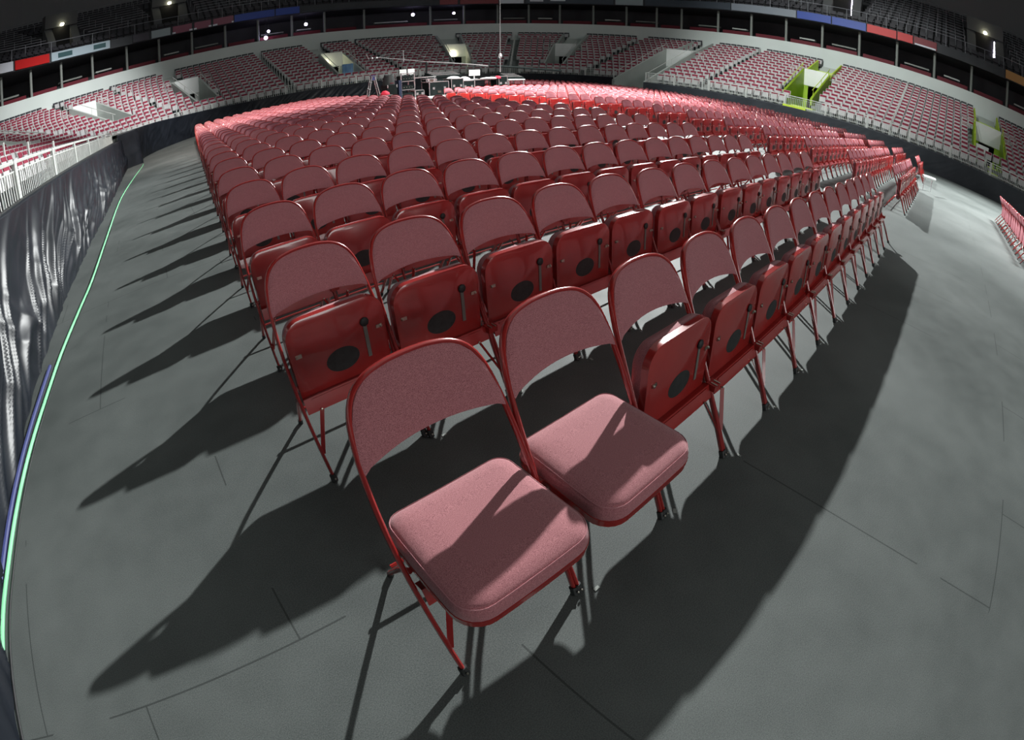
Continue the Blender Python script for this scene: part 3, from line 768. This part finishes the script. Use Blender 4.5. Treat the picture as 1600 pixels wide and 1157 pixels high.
for k, (dist, c) in enumerate(vis):
    x, y, blk, i, j = c
    rj = random.Random(i * 100 + j * 7 + ord(blk)); jx, jy, ja = rj.uniform(-.004, .004), rj.uniform(-.012, .012), rj.uniform(-.012, .012)
    if blk == 'A' and i == 0: jx = jy = ja = 0
    loc = (x + jx, y + jy, 0)
    if k < 300:
        if blk == 'A' and i == 0 and j < 2:
            o = make_chair(False, 0); o.location = loc
            lab = ('maroon padded folding chair with its seat down, end of the front row at the aisle' if j == 0 else
                   'maroon padded folding chair with its seat down, beside the first tipped-up seat')
            tag(o, lab, 'chair', 'folding chairs with the seat down'); continue
        who = 'front row' if i == 0 else ORD[i] + ' row'
        if blk == 'D': lab = 'tipped-up folding chair, %s of the lone row before the side drape' % ORD[j]
        else: lab = 'tipped-up folding chair, %s of the %s, %s' % (ORD[j], who, BLK[blk])
        if k < 120:
            if proto_up is None: proto_up = make_chair(True, 0); o = proto_up
            else: o = dup(proto_up)
            o.location = loc; o.rotation_euler = (0, 0, ja)
        else:
            o = bpy.data.objects.new('folding_chair', far_me); COL.objects.link(o); o.location = loc; o.rotation_euler = (0, 0, ja)
        tag(o, lab, 'chair', 'tipped-up folding chairs set out in rows on the floor')
    else: stuff.merge(low, Matrix.Translation(loc) @ Matrix.Rotation(ja, 4, 'Z'))
tag(stuff.build('folding_chairs_beyond', auto=False), 'all the farther red folding chairs, hundreds of maroon backs in dense rows', 'chairs', kind='stuff')

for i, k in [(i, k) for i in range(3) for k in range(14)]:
    b = MB(); b.box((0, 0, 0), (.022, .012, .002), COLM); o = b.build('pale_mark'); o.location = (SKX * i + DX * k + .23 + .055, i * PY - .035 + .02 * math.sin(k * 2.1), .0022); o.rotation_euler = (0, 0, k * .7)  # tiny flat pale slips on the floor beside the front feet
    tag(o, 'tiny pale mark on the floor by a front foot of the ' + ('front', 'second', 'third')[i] + ' row', 'tape mark', 'pale marks along the ' + ('front', 'second', 'third')[i] + ' row')
# a few white leaflets left under the near rows
for i, (x, y, a) in enumerate(((2.78, 2.22, .3), (4.60, 2.35, -.4), (5.35, 2.30, .8), (3.45, 4.2, .2), (4.4, 5.2, 1.1))):
    b = MB(); b.box((0, 0, 0), (.21, .297, .004), PAPER); o = b.build('leaflet'); o.location = (x, y, .006); o.rotation_euler = (0, 0, a)
    tag(o, 'white leaflet lying on the floor under the tipped-up seats', 'leaflet', 'white leaflets on the floor')

# ------------------------------------------------------------------ cables along the drape
def cable(name, pts, r, m, label):
    V = [Vector(p) for p in pts]; out = []
    for i in range(len(V) - 1):
        a, b_, c, d = V[max(i - 1, 0)], V[i], V[i + 1], V[min(i + 2, len(V) - 1)]
        for j in range(8):
            t = j / 8; out.append(.5 * ((2 * b_) + (c - a) * t + (2 * a - 5 * b_ + 4 * c - d) * t * t + (3 * b_ - a - 3 * c + d) * t ** 3))
    out.append(V[-1]); b = MB(); b.tube(out, r, m, 8); return tag(b.build(name), label, 'cable')
cable('power_cable', [(-2.06, -4, .014), (-2.04, -1, .014), (-2.02, .68, .014), (-1.93, 1.4, .014), (-1.845, 2.12, .014), (-1.76, 2.8, .014), (-1.703, 3.4, .014), (-1.60, 4.4, .014), (-1.53, 5.4, .014), (-1.50, 7.5, .014), (-1.47, 11.5, .014), (-1.25, 15.5, .014), (-1.05, 18.3, .014), (-1.0, 19.6, .014)], .013, CABLEG, 'pale green cable running along the foot of the black drape')
cable('data_cable', [(-2.10, -4, .012), (-2.08, -1, .012), (-2.06, .68, .012), (-1.985, 1.4, .012), (-1.91, 2.12, .012), (-1.84, 2.8, .012), (-1.80, 3.3, .012)], .016, CABLEB, 'blue cable between the pale green one and the drape')
cable('signal_cable', [(-1.99, -4, .009), (-1.985, -1, .009), (-1.965, .68, .009), (-1.885, 1.4, .009), (-1.81, 2.12, .009), (-1.73, 2.8, .009), (-1.67, 3.4, .009), (-1.57, 4.4, .009), (-1.50, 5.4, .009), (-1.46, 8, .009)], .006, CABLEK, 'thin black cable just outside the pale green one')

# ------------------------------------------------------------------ mixing position behind the middle block
def ray(px, py):
    x, y = px - 800, -(py - 533); r = math.hypot(x, y); th = 2 * math.asin(r / 2 / FPX)
    return RM @ Vector((math.sin(th) * x / r, math.sin(th) * y / r, -math.cos(th)))
def thing(name, loc, label, cat, group=None):
    o = empty(name, loc); tag(o, label, cat, group); return o
def part(root, name, b, label=None, bevel=0):
    o = b.build(name, root, bevel)
    if label: o['label'] = label
    return o
# riser: its front edge runs parallel to the rows
rs = thing('riser', (12.4, 18.6, 0), 'low black riser with a white front edge carrying the mixing gear', 'platform')
b = MB(); b.box((0, 0, .21), (7.4, 3.0, .40), CASE); part(rs, 'deck', b)
b = MB(); b.box((0, -1.52, .40), (7.4, .04, .10), WHITE); part(rs, 'edge_strip', b)
def fcase(x, y, z, w, d, h, label, openf=False):
    r = thing('flight_case', (x, y, z), label, 'flight case', 'flight cases on the riser' if 0 else None)
    b = MB(); b.box((0, 0, h / 2), (w - .02, d - .02, h - .02), CASE); part(r, 'body', b)
    b = MB()
    for sx in (-1, 1):
        for sy in (-1, 1): b.box((sx * (w / 2 - .012), sy * (d / 2 - .012), h / 2), (.03, .03, h), ALU)
        for zz in (.012, h - .012): b.box((sx * (w / 2 - .012), 0, zz), (.03, d, .03), ALU)
    for sy in (-1, 1):
        for zz in (.012, h - .012): b.box((0, sy * (d / 2 - .012), zz), (w, .03, .03), ALU)
    part(r, 'edging', b)
    for sx in (-.28, .28): b = MB(); b.box((sx * w, -d / 2 - .004, h * .55), (.10, .02, .10), ALU); part(r, 'latch', b)
    b = MB(); b.box((0, -d / 2 - .008, h * .3), (.16, .02, .09), STEEL); part(r, 'handle', b)
    return r
fcase(10.84, 17.4, .41, .95, .6, .64, 'black flight case with bright metal edges, leftmost on the riser')
fcase(11.74, 17.4, .41, .62, .6, .72, 'taller black flight case in the middle of the riser')
fcase(12.45, 17.6, .41, .62, .6, .60, 'black flight case under the crumpled white sheet')
fcase(14.20, 17.4, .41, .50, .6, .76, 'narrow black flight case beside the red jacket, right part of the riser')
fcase(9.95, 17.35, .41, .42, .4, .34, 'small flight case between the grey rack and the widest flight case')
fcase(10.6, 17.5, 1.05, .5, .42, .14, 'flat case lying on the widest flight case')
# rack of grey frames at the near end
r = thing('equipment_rack', (9.42, 17.4, .41), 'open grey metal rack of gear at the end of the riser', 'rack')
b = MB()
for sx in (-.3, .3):
    for sy in (-.25, .25): b.box((sx, sy, .55), (.04, .04, 1.1), ALU)
for z in (.05, .4, .75, 1.08): b.box((0, 0, z), (.64, .54, .03), ALU)
part(r, 'frame', b); b = MB()
for z, h in ((.07, .2), (.42, .16), (.77, .22)): b.box((0, -.02, z + h / 2), (.5, .45, h), CASE)
part(r, 'unit', b)
for z in (.15, .5, .86):
    for k in range(4): b = MB(); b.sphere((-.18 + .12 * k, -.26, z), .02, STEEL, 6); part(r, 'knob', b)
# desks, consoles, monitors
def table(x, y, w, d, h, m, label):
    r = thing('table', (x, y, .41), label, 'table'); b = MB(); b.box((0, 0, h), (w, d, .05), m); part(r, 'tabletop', b)
    for sx in (-1, 1):
        for sy in (-1, 1): b = MB(); b.box((sx * (w / 2 - .05), sy * (d / 2 - .05), h / 2), (.04, .04, h), ALU); part(r, 'leg', b)
table(13.35, 17.55, 1.35, .7, .62, ALU, 'white edged folding table in the middle of the riser')
table(15.0, 17.5, 1.0, .8, .58, WHITE, 'white edged table under the dark mixing desk')
table(10.3, 18.6, 2.2, .8, .85, ALU, 'bench with two white monitors at the back of the riser')
def console(x, y, z, w, label):
    r = thing('mixing_console', (x, y, z), label, 'mixing desk'); b = MB()
    b.hexa([(-w / 2, -.35, 0), (w / 2, -.35, 0), (w / 2, .35, 0), (-w / 2, .35, 0), (-w / 2, -.35, .08), (w / 2, -.35, .08), (w / 2, .35, .26), (-w / 2, .35, .26)], CASE); part(r, 'body', b)
    for t in (.15, .4, .65, .85):
        b = MB(); b.box((0, -.35 + .7 * t, .085 + .18 * t + .008), (w - .1, .035, .02), ALU); part(r, 'fader_bank', b)
console(15.0, 17.5, 1.02, .95, 'dark mixing desk on the white edged table at the end of the riser')
console(12.1, 18.7, 1.2, 1.5, 'dark mixing desk behind the flight cases')
b = MB(); b.box((0, 0, 0), (1.7, .7, .78), CASE); o = b.build('desk_cabinet'); o.location = (12.1, 18.75, .8); tag(o, 'black cabinet under the mixing desk behind the flight cases', 'cabinet')
def monitor(x, y, z, w, h, label, m=WHITE):
    r = thing('monitor', (x, y, z), label, 'monitor'); b = MB(); b.box((0, 0, .14 + h / 2), (w, .04, h), CASE); part(r, 'housing', b)
    b = MB(); b.box((0, -.024, .14 + h / 2), (w - .03, .006, h - .03), m); part(r, 'screen', b)
    b = MB(); b.cyl((0, .01, .01), (0, .01, .16), .03, ALU, 8); b.box((0, 0, .008), (.24, .18, .016), ALU); part(r, 'stand', b)
monitor(9.95, 18.5, 1.29, .36, .27, 'left one of two pale monitors above the flight case'); monitor(10.34, 18.5, 1.29, .36, .27, 'right one of two pale monitors above the flight case')
monitor(12.98, 17.6, 1.06, .62, .30, 'wide pale green monitor on the folding table')
def heap(x, y, z, w, d, h, m, name, label, cat, seed):
    b = MB(); n = 16; Ls = []
    for k in range(6):
        t = k / 5; rr = math.cos(t * PI / 2 * .93) ** .55
        Ls.append([(w / 2 * rr * math.cos(2 * PI * i / n) * (1 + .16 * noise.noise(Vector((i * .9, t * 2, seed)))), d / 2 * rr * math.sin(2 * PI * i / n) * (1 + .16 * noise.noise(Vector((i * .7, t * 2, seed + 4)))), h * t * (1 + .18 * noise.noise(Vector((i * .8, k, seed + 9))))) for i in range(n)])
    b.loops(Ls, m); o = b.build(name, auto=False); o.location = (x, y, z); return tag(o, label, cat)
heap(11.74, 17.4, 1.13, .62, .5, .10, PAPER, 'paper_pile', 'heap of white papers on the taller flight case', 'papers', 1)
heap(12.45, 17.6, 1.01, .6, .5, .17, PAPER, 'crumpled_sheet', 'crumpled white sheet on the flight case beside the monitor', 'sheet', 2)
heap(13.5, 17.2, 1.06, 1.0, .3, .07, PAPER, 'white_cloth', 'white cloth along the front of the folding table', 'cloth', 3)
heap(13.93, 17.15, 1.06, .28, .3, .12, REDCL, 'red_jacket', 'dark red jacket lying on the end of the folding table', 'jacket', 5)
heap(7.85, 16.05, .74, .34, .3, .16, REDCL, 'red_bag', 'bright red bag on top of a flight case below the black hooded stack', 'bag', 6)
fcase(7.85, 16.1, 0, .45, .45, .735, 'small dark case carrying the bright red bag')
# hooded stack of gear
r = thing('equipment_stack', (8.25, 16.5, 0), 'black hooded stack of gear with two bright handles, between the stepladder and the rack', 'equipment stack')
b = MB(); b.box((0, 0, .55), (.42, .5, 1.1), CASE); part(r, 'cabinet', b)
b = MB(); n = 14; b.loops([[((.23 - .05 * t) * math.cos(2 * PI * i / n) * (1 + .2 * noise.noise(Vector((i * .7, t * 3, 2)))), (.25 - .06 * t) * math.sin(2 * PI * i / n), 1.08 + .40 * t + .03 * math.sin(i * 2.)) for i in range(n)] for t in (0, .3, .6, .85, 1.)], BLACK); part(r, 'hood', b)
b = MB()
for s in (-1, 1): b = MB(); b.cyl((s * .19, -.27, .98), (s * .19, -.27, 1.10), .022, ALU, 8); part(r, 'handle', b)
b = MB(); b.box((0, -.255, 1.16), (.16, .012, .03), SUITER); part(r, 'red_strap', b)
b = MB(); b.box((0, 0, .62), (.12, .4, 1.24), mat('navy_panel', (.02, .03, .07), .6)); o = b.build('navy_panel'); o.location = (8.62, 16.5, 0); tag(o, 'narrow dark navy case standing against the black hooded stack', 'case')
# stepladder
r = thing('stepladder', (7.55, 16.4, 0), 'aluminium A-frame stepladder standing behind the chairs', 'ladder')
H = 1.52; ang = .65
Mx = Matrix.Rotation(-.25, 4, 'Z')
for sgn in (-1, 1):
    for s2 in (-1, 1):
        b = MB(); b.tube([Mx @ Vector((sgn * .36, s2 * .24, .02)), Mx @ Vector((sgn * .045, s2 * .16, H))], .018, ALU, 6); part(r, 'rail', b)
for k in range(1, 6):
    t = k / 6; b = MB(); b.box((-.36 + .315 * t, 0, H * t), (.07, .44 - .13 * t, .02), ALU, Mx); part(r, 'step', b)
b = MB(); b.box((0, 0, H + .01), (.16, .36, .03), CABLEB, Mx); b.box((0, 0, H - .1), (.11, .30, .14), CABLEB, Mx); part(r, 'top_cap', b, 'dark blue top cap')
# camera jib across the back of the mixing position
r = thing('camera_crane', (11.6, 19.3, 0), 'long thin camera crane arm reaching over the mixing position', 'camera crane')
o0 = Vector((11.6, 19.3, 0)); A = Vector((9.3, 19.6, 2.36)) - o0; Bp = Vector((11.6, 19.3, 1.98)) - o0; Cp = Vector((13.6, 17.4, 1.66)) - o0; Dp = Vector((18.0, 17.2, 1.44)) - o0
b = MB(); b.tube([A, Bp], .022, ALU, 6); b.tube([Bp, Cp], .03, ALU, 6); part(r, 'arm', b)
b = MB(); b.tube([Cp, Dp], .05, CASE, 8); part(r, 'tail', b, 'black rear boom')
b = MB(); b.cyl((0, 0, .41), Bp, .04, CASE, 8); part(r, 'column', b)
b = MB(); b.tube([Bp + Vector((-1.1, .1, .05)), Bp + Vector((-1.1, .1, .62))], .02, ALU, 6); b.tube([Bp + Vector((-1.1, .1, .6)), Bp + Vector((.6, 0, .05))], .006, ALU, 4); b.tube([Bp + Vector((-1.1, .1, .6)), A], .006, ALU, 4); part(r, 'stay_mast', b)
b = MB(); b.sphere(A + Vector((.0, 0, -.02)), .07, ALU, 8); part(r, 'camera_head', b); b = MB(); b.sphere(A + Vector((-.22, 0, -.02)), .07, ALU, 8); b.cyl(A + Vector((-.5, 0, .2)), A + Vector((-.38, 0, -.05)), .03, ALU, 6); part(r, 'camera_head', b)
# hanging rigging chain
b = MB(); b.tube([(13.95, 17.0, 1.35), (13.95, 17.0, 2.1)], .02, ALU, 5); b.tube([(13.95, 17.0, 2.1), (13.95, 17.0, 22)], .016, ALU, 5); b.sphere((13.95, 17.0, 2.12), .09, ALU, 8, 1.5)
tag(b.build('rigging_chain'), 'thin bright rigging chain with a hook hanging from the roof over the mixing desk', 'chain')
# small white tube lying by the stacked rows, dark mat pieces
b = MB(); b.cyl((14.95, -.02, .43), (15.75, -.42, .40), .05, WHITE, 10); b.cyl((15.1, -.09, .0), (15.1, -.09, .42), .018, ALU, 6); b.cyl((15.6, -.34, .0), (15.6, -.34, .40), .018, ALU, 6)
tag(b.build('white_roll'), 'short white roll on legs beside the end of the middle block front row', 'roll')

# ------------------------------------------------------------------ lights
def spot(name, loc, target, energy, size, blend, radius, col=(1, 1, 1)):
    l = bpy.data.lights.new(name, 'SPOT'); l.energy = energy; l.spot_size = math.radians(size); l.spot_blend = blend; l.shadow_soft_size = radius; l.color = col
    o = bpy.data.objects.new(name, l); COL.objects.link(o); o.location = loc
    o.rotation_euler = (Vector(target) - Vector(loc)).to_track_quat('-Z', 'Y').to_euler(); return o
def area(name, loc, target, energy, sx, sy, col=(1, 1, 1)):
    l = bpy.data.lights.new(name, 'AREA'); l.shape = 'RECTANGLE'; l.size = sx; l.size_y = sy; l.energy = energy; l.color = col
    o = bpy.data.objects.new(name, l); COL.objects.link(o); o.location = loc
    o.rotation_euler = (Vector(target) - Vector(loc)).to_track_quat('-Z', 'Y').to_euler(); return o
KEY = (25, 16.8, 14.6)
spot('key_flood', KEY, (6, 3, 0), 98000, 75, 1., .25, (.975, 1., .985))
spot('right_flood', (24, -8, 19), (17, -3.5, 0), 85000, 48, 1., 2.5, (.95, 1., .98))
spot('stage_flood', (9, -14, 15), (13.5, 15.5, .5), 56000, 25, 1., 1.2, (1., .98, .95))
spot('back_flood', (13, 4, 20), (14.5, 13, 0), 60000, 40, 1., .5, (1., .97, .93))
spot('rear_rows_flood', (3, 2, 20), (3, 20, 0), 60000, 30, 1., .5, (1., .92, .86))
spot('side_stand_flood', (6, 10, 19), (33, 9, 3), 32000, 52, 1., .8, (.96, 1., .98))
spot('corner_stand_flood', (12, 4, 19), (-5, 33, 3), 72000, 29, 1., .8, (1., 1., 1.))
spot('aisle_stand_flood', (12, 4, 19), (-10, 14, 2), 20000, 50, 1., .8, (1., 1., 1.))
area('roof_fill', (12, 8, 21.5), (12, 8, 0), 1300, 30, 44, (.90, 1., .97))
area('stage_fill', (3, -24, 9), (3, 4, 0), 2150, 14, 8, (1., .98, .97))
w = bpy.data.worlds.new('w'); SC.world = w; w.use_nodes = True
w.node_tree.nodes['Background'].inputs['Color'].default_value = (.02, .022, .024, 1)
w.node_tree.nodes['Background'].inputs['Strength'].default_value = .4

# ------------------------------------------------------------------ camera: full-frame fisheye
cam = bpy.data.cameras.new('camera'); co = bpy.data.objects.new('camera', cam); COL.objects.link(co); SC.camera = co
co.location = CAM; co.rotation_euler = RM.to_euler()
cam.type = 'PANO'; cam.panorama_type = 'FISHEYE_EQUISOLID'; cam.sensor_width = 36; cam.sensor_fit = 'HORIZONTAL'
cam.fisheye_lens = FPX * 36 / 1600; cam.fisheye_fov = PI; cam.lens = 16; cam.clip_end = 500; cam.clip_start = .02
cam.shift_y = -45.5 / 1157
SC.view_settings.view_transform = 'Standard'; SC.view_settings.look = 'None'; SC.view_settings.gamma = 1; SC.view_settings.exposure = 0
